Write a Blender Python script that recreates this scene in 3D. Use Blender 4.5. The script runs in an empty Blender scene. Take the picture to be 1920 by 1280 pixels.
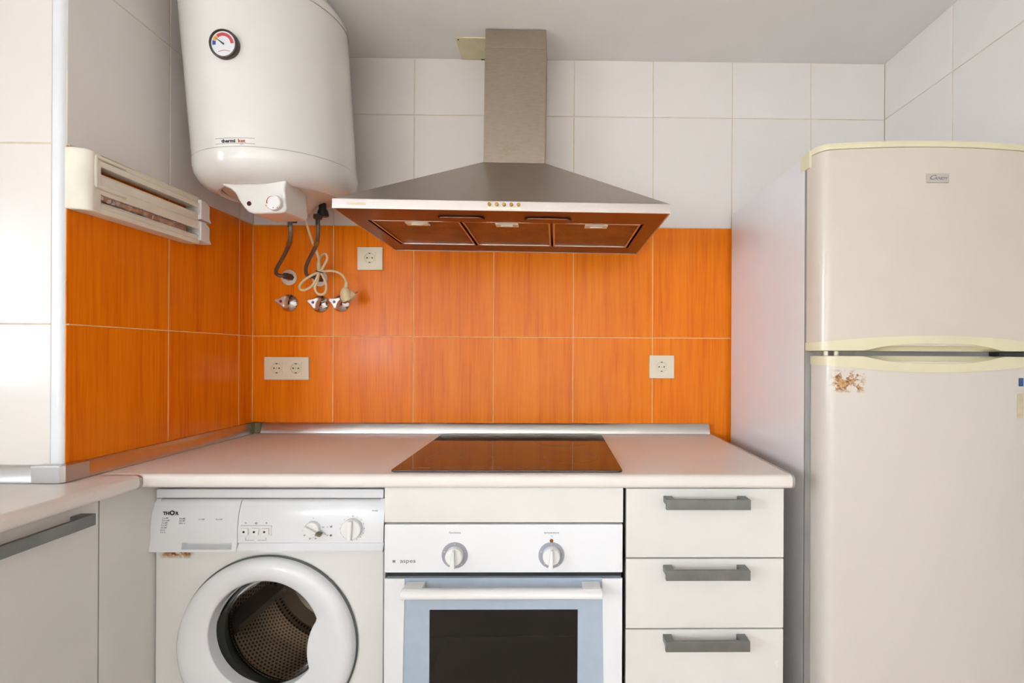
import bpy, bmesh, math, random
from mathutils import Vector, Matrix
random.seed(7)
PI = math.pi
S = bpy.context.scene
COL = S.collection

# ------------------------------------------------------------------ camera, world, exposure
cam = bpy.data.cameras.new('camera')
co = bpy.data.objects.new('camera', cam); COL.objects.link(co)
cam.sensor_width = 36.0
cam.lens = 16.158
cam.shift_x = -0.04695
cam.shift_y = 0.01307
cam.clip_start = 0.02
RIGHT, UP, FWD = Vector((.999917, -.012050, .004490)), Vector((-.004491, -.000096, .999990)), Vector((.012050, .999927, .000150))
m = Matrix.Identity(4)
for i in range(3):
    m[i][0], m[i][1], m[i][2] = RIGHT[i], UP[i], -FWD[i]
m[0][3], m[1][3], m[2][3] = 0, -1.7326, 1.2
co.matrix_world = m
S.camera = co

w = bpy.data.worlds.new('daylight'); S.world = w; w.use_nodes = True
bg = w.node_tree.nodes['Background']
bg.inputs['Color'].default_value = (.80, .90, 1.0, 1)
bg.inputs['Strength'].default_value = 36.0
S.view_settings.view_transform = 'Standard'
S.view_settings.look = 'None'
S.view_settings.gamma = 1
S.view_settings.use_curve_mapping = False
S.view_settings.exposure = -0.08
def portal(name, loc, rot, sx, sy):
    l = bpy.data.lights.new(name, 'AREA'); l.shape = 'RECTANGLE'; l.size = sx; l.size_y = sy
    l.cycles.is_portal = True
    o = bpy.data.objects.new(name, l); COL.objects.link(o); o.location = loc; o.rotation_euler = rot
# daylight enters by a clear window in the far side wall and, dimmed by a partly drawn blind, by a wide unseen one added in the rear wall as soft fill
XS, YR = -3.4, -4.2            # far side wall and rear wall of the room
WY0_, WY1_, WZ0, WZ1 = -3.55, -2.45, .95, 2.20
BX0, BX1, BZ0, BZ1 = -2.62, 1.05, .25, 2.25
portal('window_portal', (XS - .10, (WY0_ + WY1_) / 2, (WZ0 + WZ1) / 2), (0, -PI / 2, 0), WZ1 - WZ0, WY1_ - WY0_)
portal('fill_portal', ((BX0 + BX1) / 2, YR - .14, (BZ0 + BZ1) / 2), (PI / 2, 0, 0), BX1 - BX0, BZ1 - BZ0)

# ------------------------------------------------------------------ materials
def lin(c):
    return tuple(((v / 255) / 12.92 if v / 255 <= .04045 else ((v / 255 + .055) / 1.055) ** 2.4) for v in c)
class NT:
    def __init__(s, name):
        s.m = bpy.data.materials.new(name); s.m.use_nodes = True
        s.n = s.m.node_tree.nodes; s.l = s.m.node_tree.links
        s.b = s.n['Principled BSDF']
    def node(s, t, **k):
        n = s.n.new(t)
        for a, v in k.items(): setattr(n, a, v)
        return n
    def link(s, a, b): s.l.new(a, b)
    def coords(s, scale=(1, 1, 1), rnd=False):
        tc = s.node('ShaderNodeTexCoord'); mp = s.node('ShaderNodeMapping')
        mp.inputs['Scale'].default_value = scale
        src = tc.outputs['Object']
        if rnd:
            oi = s.node('ShaderNodeObjectInfo'); ml = s.node('ShaderNodeVectorMath', operation='SCALE')
            ml.inputs[0].default_value = (7.3, 5.1, 3.7); s.link(oi.outputs['Random'], ml.inputs['Scale'])
            ad = s.node('ShaderNodeVectorMath', operation='ADD'); s.link(src, ad.inputs[0]); s.link(ml.outputs[0], ad.inputs[1]); src = ad.outputs[0]
        s.link(src, mp.inputs['Vector']); return mp.outputs['Vector']
    def noise(s, vec, scale, detail=3, rough=.5):
        n = s.node('ShaderNodeTexNoise'); n.inputs['Scale'].default_value = scale; n.inputs['Detail'].default_value = detail; n.inputs['Roughness'].default_value = rough
        s.link(vec, n.inputs['Vector']); return n.outputs['Fac']
    def ramp(s, fac, stops):
        r = s.node('ShaderNodeValToRGB'); e = r.color_ramp.elements
        while len(e) < len(stops): e.new(.5)
        for el, (p, c) in zip(e, stops): el.position = p; el.color = (*c, 1)
        s.link(fac, r.inputs['Fac']); return r.outputs['Color']
    def mix(s, fac, a, b):
        n = s.node('ShaderNodeMix', data_type='RGBA')
        if isinstance(fac, (int, float)): n.inputs[0].default_value = fac
        else: s.link(fac, n.inputs[0])
        for i, v in ((6, a), (7, b)):
            if isinstance(v, tuple): n.inputs[i].default_value = (*v, 1)
            else: s.link(v, n.inputs[i])
        return n.outputs[2]
    def math(s, op, a, b=None):
        n = s.node('ShaderNodeMath', operation=op)
        for i, v in enumerate((a, b)):
            if v is None: continue
            if isinstance(v, (int, float)): n.inputs[i].default_value = v
            else: s.link(v, n.inputs[i])
        return n.outputs[0]
    def bump(s, h, strength=.1, dist=.002):
        b = s.node('ShaderNodeBump'); b.inputs['Strength'].default_value = strength; b.inputs['Distance'].default_value = dist
        s.link(h, b.inputs['Height']); s.link(b.outputs['Normal'], s.b.inputs['Normal'])
MATS = {}
def simple(name, c, rough=.4, metal=0, var=.04, nscale=9, spec=.5, coat=0, bump=0, bscale=200):
    t = NT(name); c = lin(c)
    v = t.coords(); f = t.noise(v, nscale, 4)
    lo = tuple(max(0, x * (1 - var)) for x in c); hi = tuple(min(1, x * (1 + var)) for x in c)
    t.link(t.ramp(f, [(.35, lo), (.65, hi)]), t.b.inputs['Base Color'])
    t.b.inputs['Roughness'].default_value = rough; t.b.inputs['Metallic'].default_value = metal
    t.b.inputs['Specular IOR Level'].default_value = spec; t.b.inputs['Coat Weight'].default_value = coat
    t.b.inputs['Coat Roughness'].default_value = .08
    if bump: t.bump(t.noise(t.coords(), bscale, 2), bump, .001)
    MATS[name] = t.m; return t
simple('white_tile', (232, 224, 218), .22, var=.015, nscale=4, coat=.3, bump=.03, bscale=60)
simple('ceiling_paint', (242, 238, 234), .85, var=.02, nscale=3, spec=.2)
simple('rear_paint', (240, 235, 231), .7, var=.02, nscale=3)
simple('grout', (214, 196, 170), .9, var=.08, nscale=30, spec=.2)
simple('grout_orange', (252, 206, 140), .9, var=.06, nscale=30, spec=.2)
simple('floor_tile', (214, 194, 180), .35, var=.06, nscale=5)
simple('worktop', (232, 223, 214), .3, var=.03, nscale=5, bump=.05, bscale=400)
simple('cabinet_white', (226, 222, 216), .38, var=.015)
simple('carcass', (170, 164, 156), .6)
simple('appliance_white', (232, 232, 234), .25, var=.012, coat=.3)
simple('oven_white', (236, 236, 238), .22, var=.01, coat=.3)
simple('heater_white', (232, 228, 222), .2, var=.012, coat=.5)
simple('heater_base', (226, 212, 196), .4, var=.02)
simple('cream_plastic', (226, 218, 190), .35, var=.03)
simple('fridge_trim', (222, 212, 178), .3, var=.03)
simple('socket_cream', (232, 220, 196), .35, var=.02)
simple('dispenser_cream', (232, 226, 208), .38, var=.05, nscale=14)
simple('aluminium', (196, 194, 192), .3, 1.0, var=.04)
simple('handle_metal', (128, 130, 128), .42, .75, var=.08, nscale=25)
simple('chrome', (215, 212, 210), .08, 1.0, var=.01)
simple('chrome_satin', (214, 204, 198), .34, .7, var=.01)
simple('drum_steel', (170, 160, 150), .28, .9, var=.06)
simple('dark_metal', (92, 84, 78), .4, .85)
simple('brass', (170, 135, 70), .35, .9)
simple('black_plastic', (22, 22, 24), .4)
simple('dark_gap', (30, 32, 34), .5)
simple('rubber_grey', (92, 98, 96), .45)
simple('olive_plastic', (110, 100, 70), .35)
simple('cable_cream', (226, 204, 160), .45, var=.02)
simple('rosette_white', (226, 214, 202), .4)
simple('knob_white', (236, 234, 232), .25, var=.01)
simple('knob_grey', (160, 160, 168), .4)
simple('print_black', (25, 25, 28), .6)
simple('print_grey', (120, 120, 126), .6)
simple('print_tan', (206, 178, 120), .5)
simple('print_red', (190, 50, 50), .6)
simple('print_white', (230, 230, 232), .6)
simple('dot_red', (150, 25, 30), .3)
simple('dot_blue', (40, 70, 140), .3)
simple('gauge_red', (200, 70, 75), .5)
simple('gauge_orange', (225, 160, 60), .5)
simple('gauge_blue', (45, 75, 160), .5)
simple('lamp_red', (80, 8, 12), .15)
simple('lamp_amber', (130, 75, 25), .2)
simple('badge_grey', (190, 182, 172), .35, .3)
simple('label_blue', (20, 70, 120), .4)
simple('label_tan', (206, 190, 162), .6, var=.08, nscale=60)
simple('plate_cream', (226, 214, 176), .45, var=.06, nscale=16)
simple('pvc_white', (232, 233, 236), .3, var=.01)
simple('oven_interior', (60, 56, 48), .6)
simple('fridge_gap', (150, 146, 142), .5)
simple('hob_print', (150, 110, 95), .5)
simple('led_red', (230, 60, 40), .4)
simple('lint', (232, 230, 220), .8)

t = NT('orange_tile')
v = t.coords((1, 1, .035), rnd=True)
f1 = t.noise(v, 130, 5, .65); f2 = t.noise(v, 30, 3, .5)
fm = t.math('ADD', t.math('MULTIPLY', f1, .6), t.math('MULTIPLY', f2, .4))
t.link(t.ramp(fm, [(.30, lin((220, 98, 8))), (.5, lin((242, 126, 10))), (.72, lin((252, 146, 24)))]), t.b.inputs['Base Color'])
t.b.inputs['Roughness'].default_value = .27; t.b.inputs['Specular IOR Level'].default_value = .22; t.b.inputs['Coat Weight'].default_value = .05; t.b.inputs['Coat Roughness'].default_value = .12
t.bump(f1, .06, .001); MATS['orange_tile'] = t.m

def steel(name, c, scale, rough=.36, grime=0):
    t = NT(name); v = t.coords(scale); f = t.noise(v, 60, 4, .6)
    c = lin(c)
    base = t.ramp(f, [(.3, tuple(x * .92 for x in c)), (.7, tuple(min(1, x * 1.06) for x in c))])
    if grime:
        g = t.ramp(t.noise(t.coords(), 14, 5, .7), [(.58, (0, 0, 0)), (.75, (1, 1, 1))])
        base = t.mix(t.math('MULTIPLY', g, grime), base, lin((120, 88, 60)))
    t.link(base, t.b.inputs['Base Color'])
    t.b.inputs['Metallic'].default_value = 1; t.b.inputs['Roughness'].default_value = rough
    t.bump(f, .04, .0005); MATS[name] = t.m
steel('steel_canopy', (188, 178, 168), (1, 1, 30), .36)
steel('steel_chimney', (166, 153, 138), (.6, .6, 3), .45, .25)
steel('steel_band', (205, 196, 192), (1, 1, 30), .38)
steel('steel_under', (120, 84, 68), (1, 1, 1), .34, .4)

# hood filter: fine mesh, greasy brass colour
t = NT('filter_mesh')
v = t.coords((1, 1, 1)); br = t.node('ShaderNodeTexVoronoi'); br.inputs['Scale'].default_value = 260
t.link(v, br.inputs['Vector'])
g = t.noise(t.coords(), 12, 5, .65)
c1 = t.ramp(g, [(.35, lin((120, 74, 32))), (.6, lin((168, 118, 58))), (.8, lin((190, 140, 80)))])
t.link(t.mix(t.ramp(br.outputs['Distance'], [(.1, (0, 0, 0)), (.5, (.55, .55, .55))]), c1, (.08, .04, .015)), t.b.inputs['Base Color'])
t.b.inputs['Metallic'].default_value = .7; t.b.inputs['Roughness'].default_value = .38
t.bump(br.outputs['Distance'], .4, .001); MATS['filter_mesh'] = t.m

# washing machine front: rust fringe under the panel (object space = world here, minus the machine's origin)
def stain(name, base, box, stops, scale, drip=None, rough=.28, coat=.3, freq=(1, 1, 1)):
    t = NT(name); tc = t.node('ShaderNodeTexCoord'); sx = t.node('ShaderNodeSeparateXYZ'); t.link(tc.outputs['Object'], sx.inputs[0])
    n = t.noise(t.coords(freq), scale, 5, .7)
    def soft(o, a, b, e):
        up = t.node('ShaderNodeMapRange'); up.inputs[1].default_value = a - e; up.inputs[2].default_value = a + e; t.link(o, up.inputs[0])
        dn = t.node('ShaderNodeMapRange'); dn.inputs[1].default_value = b - e; dn.inputs[2].default_value = b + e; dn.inputs[3].default_value = 1; dn.inputs[4].default_value = 0; t.link(o, dn.inputs[0])
        return t.math('MULTIPLY', up.outputs[0], dn.outputs[0])
    mk = t.math('MULTIPLY', soft(sx.outputs['X'], box[0], box[1], .008), soft(sx.outputs['Z'], box[2], box[3], .005))
    k = t.math('MULTIPLY', mk, t.ramp(n, stops))
    bn = t.ramp(t.noise(t.coords(), 5, 3), [(.35, tuple(x * .985 for x in lin(base))), (.65, lin(base))])
    rust = t.ramp(t.noise(t.coords(), 150, 3), [(.35, lin((120, 66, 24))), (.6, lin((196, 148, 92)))])
    t.link(t.mix(k, bn, rust), t.b.inputs['Base Color'])
    t.b.inputs['Roughness'].default_value = rough; t.b.inputs['Coat Weight'].default_value = coat; MATS[name] = t.m

# glass kinds
def glass(name, tint, refl_rough=.02, ior=1.5, trans=1.0, op=0.0):
    t = NT(name); out = t.n['Material Output']
    tr = t.node('ShaderNodeBsdfTransparent'); tr.inputs[0].default_value = (*tint, 1)
    gl = t.node('ShaderNodeBsdfGlossy'); gl.inputs['Roughness'].default_value = refl_rough
    fr = t.node('ShaderNodeFresnel'); fr.inputs['IOR'].default_value = ior
    mx = t.node('ShaderNodeMixShader'); t.link(fr.outputs[0], mx.inputs[0]); t.link(tr.outputs[0], mx.inputs[1]); t.link(gl.outputs[0], mx.inputs[2])
    t.link(mx.outputs[0], out.inputs['Surface']); MATS[name] = t.m
glass('window_glass', (.97, .98, .98))
glass('door_glass', (.74, .73, .68), .02, 1.22)
glass('oven_glass', (.42, .40, .34), .03, 1.45)
t = NT('fill_blind_cloth'); out = t.n['Material Output']  # translucent cloth of the added blinds, tuned as soft fill light
tl_ = t.node('ShaderNodeBsdfTranslucent'); tl_.inputs[0].default_value = (.24, .236, .23, 1)
df = t.node('ShaderNodeBsdfDiffuse'); df.inputs[0].default_value = (.66, .62, .56, 1)
ad = t.node('ShaderNodeAddShader'); t.link(tl_.outputs[0], ad.inputs[0]); t.link(df.outputs[0], ad.inputs[1]); t.link(ad.outputs[0], out.inputs['Surface']); MATS['fill_blind_cloth'] = t.m
def gloss(name, c, rough, coat=1.0):
    t = NT(name); v = t.coords(); f = t.noise(v, 40, 3)
    t.link(t.ramp(f, [(.3, tuple(x * .95 for x in lin(c))), (.7, lin(c))]), t.b.inputs['Base Color'])
    t.b.inputs['Roughness'].default_value = rough; t.b.inputs['Coat Weight'].default_value = coat; t.b.inputs['Coat Roughness'].default_value = .02
    MATS[name] = t.m
gloss('hob_glass', (26, 18, 16), .05, 0); MATS['hob_glass'].node_tree.nodes['Principled BSDF'].inputs['Specular IOR Level'].default_value = .8
gloss('oven_panel_glass', (176, 190, 206), .12, .6)

# drum: perforated steel; holes laid out round the drum axis (y) through the object origin (-.733, -.28, 0)
t = NT('drum_perforated')
tc = t.node('ShaderNodeTexCoord'); sp = t.node('ShaderNodeSeparateXYZ'); t.link(tc.outputs['Object'], sp.inputs[0])
ang = t.math('ARCTAN2', t.math('SUBTRACT', sp.outputs['Z'], .4525), sp.outputs['X'])
u = t.math('MULTIPLY', ang, .235 / .012); vv = t.math('MULTIPLY', sp.outputs['Y'], 1 / .012)
u2 = t.math('SUBTRACT', t.math('FRACT', t.math('ADD', u, t.math('MULTIPLY', t.math('FLOOR', vv), .5))), .5); v2 = t.math('SUBTRACT', t.math('FRACT', vv), .5)
d2 = t.math('ADD', t.math('MULTIPLY', u2, u2), t.math('MULTIPLY', v2, v2))
k = t.math('LESS_THAN', d2, .085)
t.link(t.mix(k, lin((190, 168, 150)), (.012, .01, .01)), t.b.inputs['Base Color'])
t.link(t.math('MULTIPLY', t.math('SUBTRACT', 1, k), .9), t.b.inputs['Metallic']); t.b.inputs['Roughness'].default_value = .3; MATS['drum_perforated'] = t.m
# foil
t = NT('foil'); f = t.noise(t.coords(), 60, 5, .7)
t.link(t.ramp(f, [(.3, lin((150, 140, 132))), (.7, lin((215, 208, 200)))]), t.b.inputs['Base Color'])
t.b.inputs['Metallic'].default_value = .8; t.b.inputs['Roughness'].default_value = .3; t.bump(f, .5, .003); MATS['foil'] = t.m
# braided hose
t = NT('braided_hose'); wv = t.node('ShaderNodeTexWave'); wv.inputs['Scale'].default_value = 260; wv.inputs['Distortion'].default_value = 2
t.link(t.coords(), wv.inputs['Vector'])
t.link(t.ramp(wv.outputs['Fac'], [(.2, lin((80, 74, 70))), (.8, lin((150, 142, 136)))]), t.b.inputs['Base Color'])
t.b.inputs['Metallic'].default_value = .8; t.b.inputs['Roughness'].default_value = .38; t.bump(wv.outputs['Fac'], .3, .0006); MATS['braided_hose'] = t.m

# ------------------------------------------------------------------ geometry helpers
class G:
    def __init__(s): s.v = []; s.f = []
    def add(s, vs, fs):
        o = len(s.v); s.v += [tuple(p) for p in vs]; s.f += [tuple(i + o for i in f) for f in fs]; return s
    def bm(s, b):
        b.verts.index_update(); s.add([v.co[:] for v in b.verts], [[v.index for v in f.verts] for f in b.faces]); b.free(); return s
    def box(s, x0, x1, y0, y1, z0, z1, b=0, seg=2, mat=None):
        x0, x1 = min(x0, x1), max(x0, x1); y0, y1 = min(y0, y1), max(y0, y1); z0, z1 = min(z0, z1), max(z0, z1)
        q = bmesh.new(); bmesh.ops.create_cube(q, size=1)
        for v in q.verts: v.co = Vector(((x0 + x1) / 2 + v.co.x * (x1 - x0), (y0 + y1) / 2 + v.co.y * (y1 - y0), (z0 + z1) / 2 + v.co.z * (z1 - z0)))
        if b:
            b = min(b, .49 * min(x1 - x0, y1 - y0, z1 - z0))
            bmesh.ops.bevel(q, geom=q.edges[:], offset=b, segments=seg, affect='EDGES', profile=.5)
        if mat is not None: bmesh.ops.transform(q, matrix=mat, verts=q.verts)
        return s.bm(q)
    def prism(s, poly, ax, a, b, bev=0, seg=2):
        # poly: 2D points; ax 'x': (y,z), 'y': (x,z), 'z': (x,y)
        def P(p, h): return {'x': (h, p[0], p[1]), 'y': (p[0], h, p[1]), 'z': (p[0], p[1], h)}[ax]
        n = len(poly); q = bmesh.new()
        A = [q.verts.new(P(p, a)) for p in poly]; B = [q.verts.new(P(p, b)) for p in poly]
        q.faces.new(A); q.faces.new(B)
        for i in range(n): q.faces.new((A[i], A[(i + 1) % n], B[(i + 1) % n], B[i]))
        bmesh.ops.recalc_face_normals(q, faces=q.faces)
        if bev:
            E = [e for e in q.edges if (e.verts[0] in A) == (e.verts[1] in A)]
            bmesh.ops.bevel(q, geom=E, offset=bev, segments=seg, affect='EDGES', profile=.5)
        return s.bm(q)
    def lathe(s, prof, c, ax='z', n=32, a0=0, a1=2 * PI, mat=None):
        full = abs(a1 - a0 - 2 * PI) < 1e-6; k = n if full else n + 1; vs = []; fs = []
        for r, h in prof:
            for i in range(k):
                a = a0 + (a1 - a0) * i / n; x, y = r * math.cos(a), r * math.sin(a)
                p = {'z': (x, y, h), 'y': (x, h, y), 'x': (h, x, y)}[ax]
                if mat is not None: p = tuple(mat @ Vector(p))
                vs.append((c[0] + p[0], c[1] + p[1], c[2] + p[2]))
        for j in range(len(prof) - 1):
            for i in range(n):
                i2 = (i + 1) % k; fs.append((j * k + i, j * k + i2, (j + 1) * k + i2, (j + 1) * k + i))
        return s.add(vs, fs)
    def tube(s, pts, r, n=10, closed=False, sub=6):
        P = [Vector(p) for p in pts]
        if sub > 1:
            Q = []; m = len(P)
            for i in range(m if closed else m - 1):
                p0, p1, p2, p3 = (P[(i - 1) % m] if closed or i else P[0]), P[i], P[(i + 1) % m], (P[(i + 2) % m] if closed or i + 2 < m else P[-1])
                for j in range(sub):
                    u = j / sub
                    Q.append(.5 * ((2 * p1) + (p2 - p0) * u + (2 * p0 - 5 * p1 + 4 * p2 - p3) * u * u + (3 * p1 - p0 - 3 * p2 + p3) * u ** 3))
            if not closed: Q.append(P[-1])
            P = Q
        m = len(P); vs = []; fs = []; nrm = None
        for i, p in enumerate(P):
            t = (P[(i + 1) % m] - P[i - 1]) if closed else (P[min(i + 1, m - 1)] - P[max(i - 1, 0)])
            t.normalize()
            if nrm is None: nrm = t.orthogonal().normalized()
            else: nrm = (nrm - t * nrm.dot(t)).normalized()
            bn = t.cross(nrm); rr = r(i / (m - 1)) if callable(r) else r
            for k in range(n):
                a = 2 * PI * k / n; vs.append(p + nrm * rr * math.cos(a) + bn * rr * math.sin(a))
        for i in range(m if closed else m - 1):
            for k in range(n):
                fs.append((i * n + k, i * n + (k + 1) % n, ((i + 1) % m) * n + (k + 1) % n, ((i + 1) % m) * n + k))
        if not closed: fs += [tuple(range(n))[::-1], tuple((m - 1) * n + k for k in range(n))]
        return s.add(vs, fs)
    def xf(s, M): s.v = [tuple(M @ Vector(p)) for p in s.v]; return s
    def mesh(s, name, mt, off=(0, 0, 0), angle=35):
        me = bpy.data.meshes.new(name)
        me.from_pydata([(p[0] - off[0], p[1] - off[1], p[2] - off[2]) for p in s.v], [], s.f)
        q = bmesh.new(); q.from_mesh(me); bmesh.ops.recalc_face_normals(q, faces=q.faces); q.to_mesh(me); q.free()
        for p in me.polygons: p.use_smooth = True
        me.set_sharp_from_angle(angle=math.radians(angle))
        me.materials.append(MATS[mt]); return me
ORG = {}
def part(name, g, mt, parent, label=None, kind=None, angle=35):
    off = ORG[parent.name]
    o = bpy.data.objects.new(name, g.mesh(name, mt, off, angle)); COL.objects.link(o); o.parent = parent
    wn = o.modifiers.new('weighted', 'WEIGHTED_NORMAL'); wn.keep_sharp = True
    ORG[o.name] = off
    if label: o['label'] = label
    if kind: o['kind'] = kind
    return o
def tagit(o, label, cat=None, group=None, kind=None):
    o['label'] = label
    if cat: o['category'] = cat
    if group: o['group'] = group
    if kind: o['kind'] = kind
    return o
def thing(name, loc, label, cat, group=None, rot=(0, 0, 0)):
    o = bpy.data.objects.new(name, None); COL.objects.link(o); o.location = loc; o.rotation_euler = rot
    o.empty_display_size = .05; ORG[o.name] = tuple(loc); return tagit(o, label, cat, group)
def single(name, g, mt, org, label, cat, group=None, angle=35):
    o = bpy.data.objects.new(name, g.mesh(name, mt, org, angle)); COL.objects.link(o); o.location = org; ORG[o.name] = tuple(org)
    return tagit(o, label, cat, group)
def struct(name, g, mt, label=None, cat=None, parent=None):
    o = bpy.data.objects.new(name, g.mesh(name, mt)); COL.objects.link(o); ORG[o.name] = (0, 0, 0)
    o['kind'] = 'structure'
    if label: o['label'] = label
    if cat: o['category'] = cat
    return o
def textmesh(s, size, bold=0.0, ext=.0002, sx=1.0, align='CENTER', shear=0):
    c = bpy.data.curves.new('t', 'FONT'); c.body = s; c.size = size; c.align_x = align; c.align_y = 'CENTER'; c.extrude = ext; c.offset = bold; c.shear = shear; c.resolution_u = 2
    o = bpy.data.objects.new('t', c); COL.objects.link(o)
    dg = bpy.context.evaluated_depsgraph_get(); me = bpy.data.meshes.new_from_object(o.evaluated_get(dg))
    vs = [(v.co.x * sx, v.co.y, v.co.z) for v in me.vertices]; fs = [tuple(p.vertices) for p in me.polygons]
    bpy.data.objects.remove(o); bpy.data.curves.remove(c); bpy.data.meshes.remove(me)
    return vs, fs
def letter(g, s, size, x, y, z, **k):
    # lettering on a face that looks towards -y; pos = centre
    vs, fs = textmesh(s, size, **k); return g.add([(x + a, y - c, z + b) for a, b, c in vs], fs)

# ------------------------------------------------------------------ the room
XL, XR, ZC, YE = -1.129, 1.251, 2.312, -.662     # left wall, right wall, ceiling, end of the left wall
ZR = [.0155, .432, .849, 1.2658, 1.6818, 2.0989, ZC]  # tile courses
GAP = .0028
def slab(name, *b, mt='grout', label=None): return struct(name, G().box(*b), mt, label)
wb = slab('wall_back', XL - .1, XR + .1, .0012, .12, 0, ZC, label='tiled back wall, white above orange wood-look tiles')
wl = slab('wall_left', XL - .12, XL - .0012, YE + .006, .0, 0, ZC, label='short left wall with orange and white tiles beside the worktop')
wp = slab('wall_pier', XS - .1, XL - .0295, YE + .0012, YE + .12, 0, ZC, label='white tiled wall end facing the room beside the corner bead')
wr = slab('wall_right', XR + .0012, XR + .12, YR, .0, 0, ZC, label='white tiled right wall above the refrigerator')
TILE = {}
def tile(parent, ax, u0, u1, z0, z1, plane, kind):
    # one glazed tile, 5 mm thick, its face on `plane`
    wdt, hgt = round(u1 - u0 - GAP, 4), round(z1 - z0 - GAP, 4)
    if wdt < .01 or hgt < .01: return
    key = (ax, wdt, hgt, kind)
    if key not in TILE:
        g = G(); h, b, th = .5, .0009, .006
        if ax == '-y': g.box(-wdt / 2, wdt / 2, 0, th, -hgt / 2, hgt / 2, b, 1)
        elif ax == '+x': g.box(-th, 0, -wdt / 2, wdt / 2, -hgt / 2, hgt / 2, b, 1)
        else: g.box(0, th, -wdt / 2, wdt / 2, -hgt / 2, hgt / 2, b, 1)
        TILE[key] = g.mesh('tile', kind)
    o = bpy.data.objects.new('tile', TILE[key]); COL.objects.link(o); o.parent = parent
    uc, zc = (u0 + u1) / 2, (z0 + z1) / 2
    o.location = (uc, plane, zc) if ax == '-y' else (plane, uc, zc)
rows = list(zip(ZR[:-1], ZR[1:]))
xs = [XL] + [-.8305 + .3 * k for k in range(7)] + [XR]
og = G()
for r, (z0, z1) in enumerate(rows):
    for a, b in zip(xs[:-1], xs[1:]): tile(wb, '-y', a, b, z0, z1, 0, 'orange_tile' if r < 4 else 'white_tile')
    for a, b in zip([YE + .004, -.374, -.074], [-.374, -.074, 0]): tile(wl, '+x', a, b, z0, z1, XL, 'orange_tile' if r < 4 else 'white_tile')
    for a, b in ((-1.457, -1.157), *[(-1.457 - .3 * (k + 1), -1.457 - .3 * k) for k in range(7)]): tile(wp, '-y', a, b, z0, z1, YE, 'white_tile')
    ys = [YR + .1] + [-.298 - .3 * k for k in range(12, -1, -1)] + [0]
    for a, b in zip(ys[:-1], ys[1:]): tile(wr, '-x', a, b, z0, z1, XR, 'white_tile')
# the paler orange-tinted grout between the orange courses
def groutbars(parent, lines): part('grout_line', lines, 'grout_orange', parent)
g = G()
for x in xs[1:-1]: g.box(x - GAP / 2, x + GAP / 2, .0006, .004, .85, ZR[4])
g.box(XL, XR, .0006, .004, ZR[3] - GAP / 2, ZR[3] + GAP / 2)
groutbars(wb, g)
g = G()
for y in (-.374, -.074): g.box(XL - .004, XL - .0006, y - GAP / 2, y + GAP / 2, .85, ZR[4])
g.box(XL - .004, XL - .0006, YE + .01, 0, ZR[3] - GAP / 2, ZR[3] + GAP / 2)
g.box(XL - .003, XL + .0012, -.0028, .0, .85, ZR[4])
groutbars(wl, g)
# side wall with the window, rear wall
g = G().box(XS - .12, XS, YR, WY0_, 0, ZC).box(XS - .12, XS, WY1_, YE + .12, 0, ZC).box(XS - .12, XS, WY0_, WY1_, 0, WZ0).box(XS - .12, XS, WY0_, WY1_, WZ1, ZC)
struct('wall_side', g, 'rear_paint', 'cream side wall with a window, far to the left')
g = G().box(XS - .12, BX0, YR - .15, YR, 0, ZC).box(BX1, XR + .12, YR - .15, YR, 0, ZC).box(BX0, BX1, YR - .15, YR, 0, BZ0).box(BX0, BX1, YR - .15, YR, BZ1, ZC)
struct('wall_rear', g, 'rear_paint', 'cream rear wall with an added wide fill window, behind the camera')
struct('ceiling', G().box(XS - .2, XR + .12, YR - .15, .12, ZC, ZC + .1), 'ceiling_paint', 'plain off-white plaster ceiling')
struct('floor', G().box(XS - .2, XR + .12, YR - .15, .12, -.08, 0), 'floor_tile', 'beige floor')
ya, yb_ = YR - .12, YR - .06; xa, xb_ = XS - .09, XS - .04; ym = (WY0_ + WY1_) / 2
win = struct('window_1', G().box(xa, xb_, WY0_, WY0_ + .05, WZ0, WZ1, .006).box(xa, xb_, WY1_ - .05, WY1_, WZ0, WZ1, .006).box(xa, xb_, WY0_, WY1_, WZ0, WZ0 + .05, .006)
             .box(xa, xb_, WY0_, WY1_, WZ1 - .05, WZ1, .006).box(xa, xb_, ym - .035, ym + .035, WZ0, WZ1, .006), 'pvc_white', 'white framed two-pane window in the side wall')
for a, b in ((WY0_ + .05, ym - .035), (ym + .035, WY1_ - .05)):
    part('pane', G().box(XS - .067, XS - .063, a, b, WZ0 + .05, WZ1 - .05), 'window_glass', win)
w2 = struct('fill_window', G().box(BX0, BX0 + .05, ya, yb_, BZ0, BZ1).box(BX1 - .05, BX1, ya, yb_, BZ0, BZ1).box(BX0, BX1, ya, yb_, BZ0, BZ0 + .05).box(BX0, BX1, ya, yb_, BZ1 - .05, BZ1), 'pvc_white', 'wide unseen window with two drawn blinds, added in the rear wall for fill')  # unseen window added behind the camera for frontal fill light
for x0, x1, zb in ((BX0 + .01, -2.10, 1.42), (-2.08, BX1 - .01, BZ0 + .01)):  # blinds added to soften the fill; clear strip left to reflect in the tiles
    part('fill_blind', G().box(x0, x1, YR - .052, YR - .05, zb, BZ1 - .01), 'fill_blind_cloth', w2)
part('panel_below', G().box(BX0 + .04, -2.10, YR - .11, YR - .07, BZ0 + .04, 1.08), 'pvc_white', w2)
# rounded corner bead at the end of the left wall
q = [(XL - .028, YE - .001), (XL - .028, YE + .012), (XL, YE + .012)]
q = [(XL - .028, YE + .012), (XL - .028, YE)] + [(XL - .014 + .014 * math.cos(a), YE + .012 - .014 * math.sin(a)) for a in [PI / 2 - k * PI / 12 for k in range(7)]] 
struct('trim_1', G().prism(q, 'z', 0, ZC), 'pvc_white', 'white rounded corner bead on the wall end')
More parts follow.
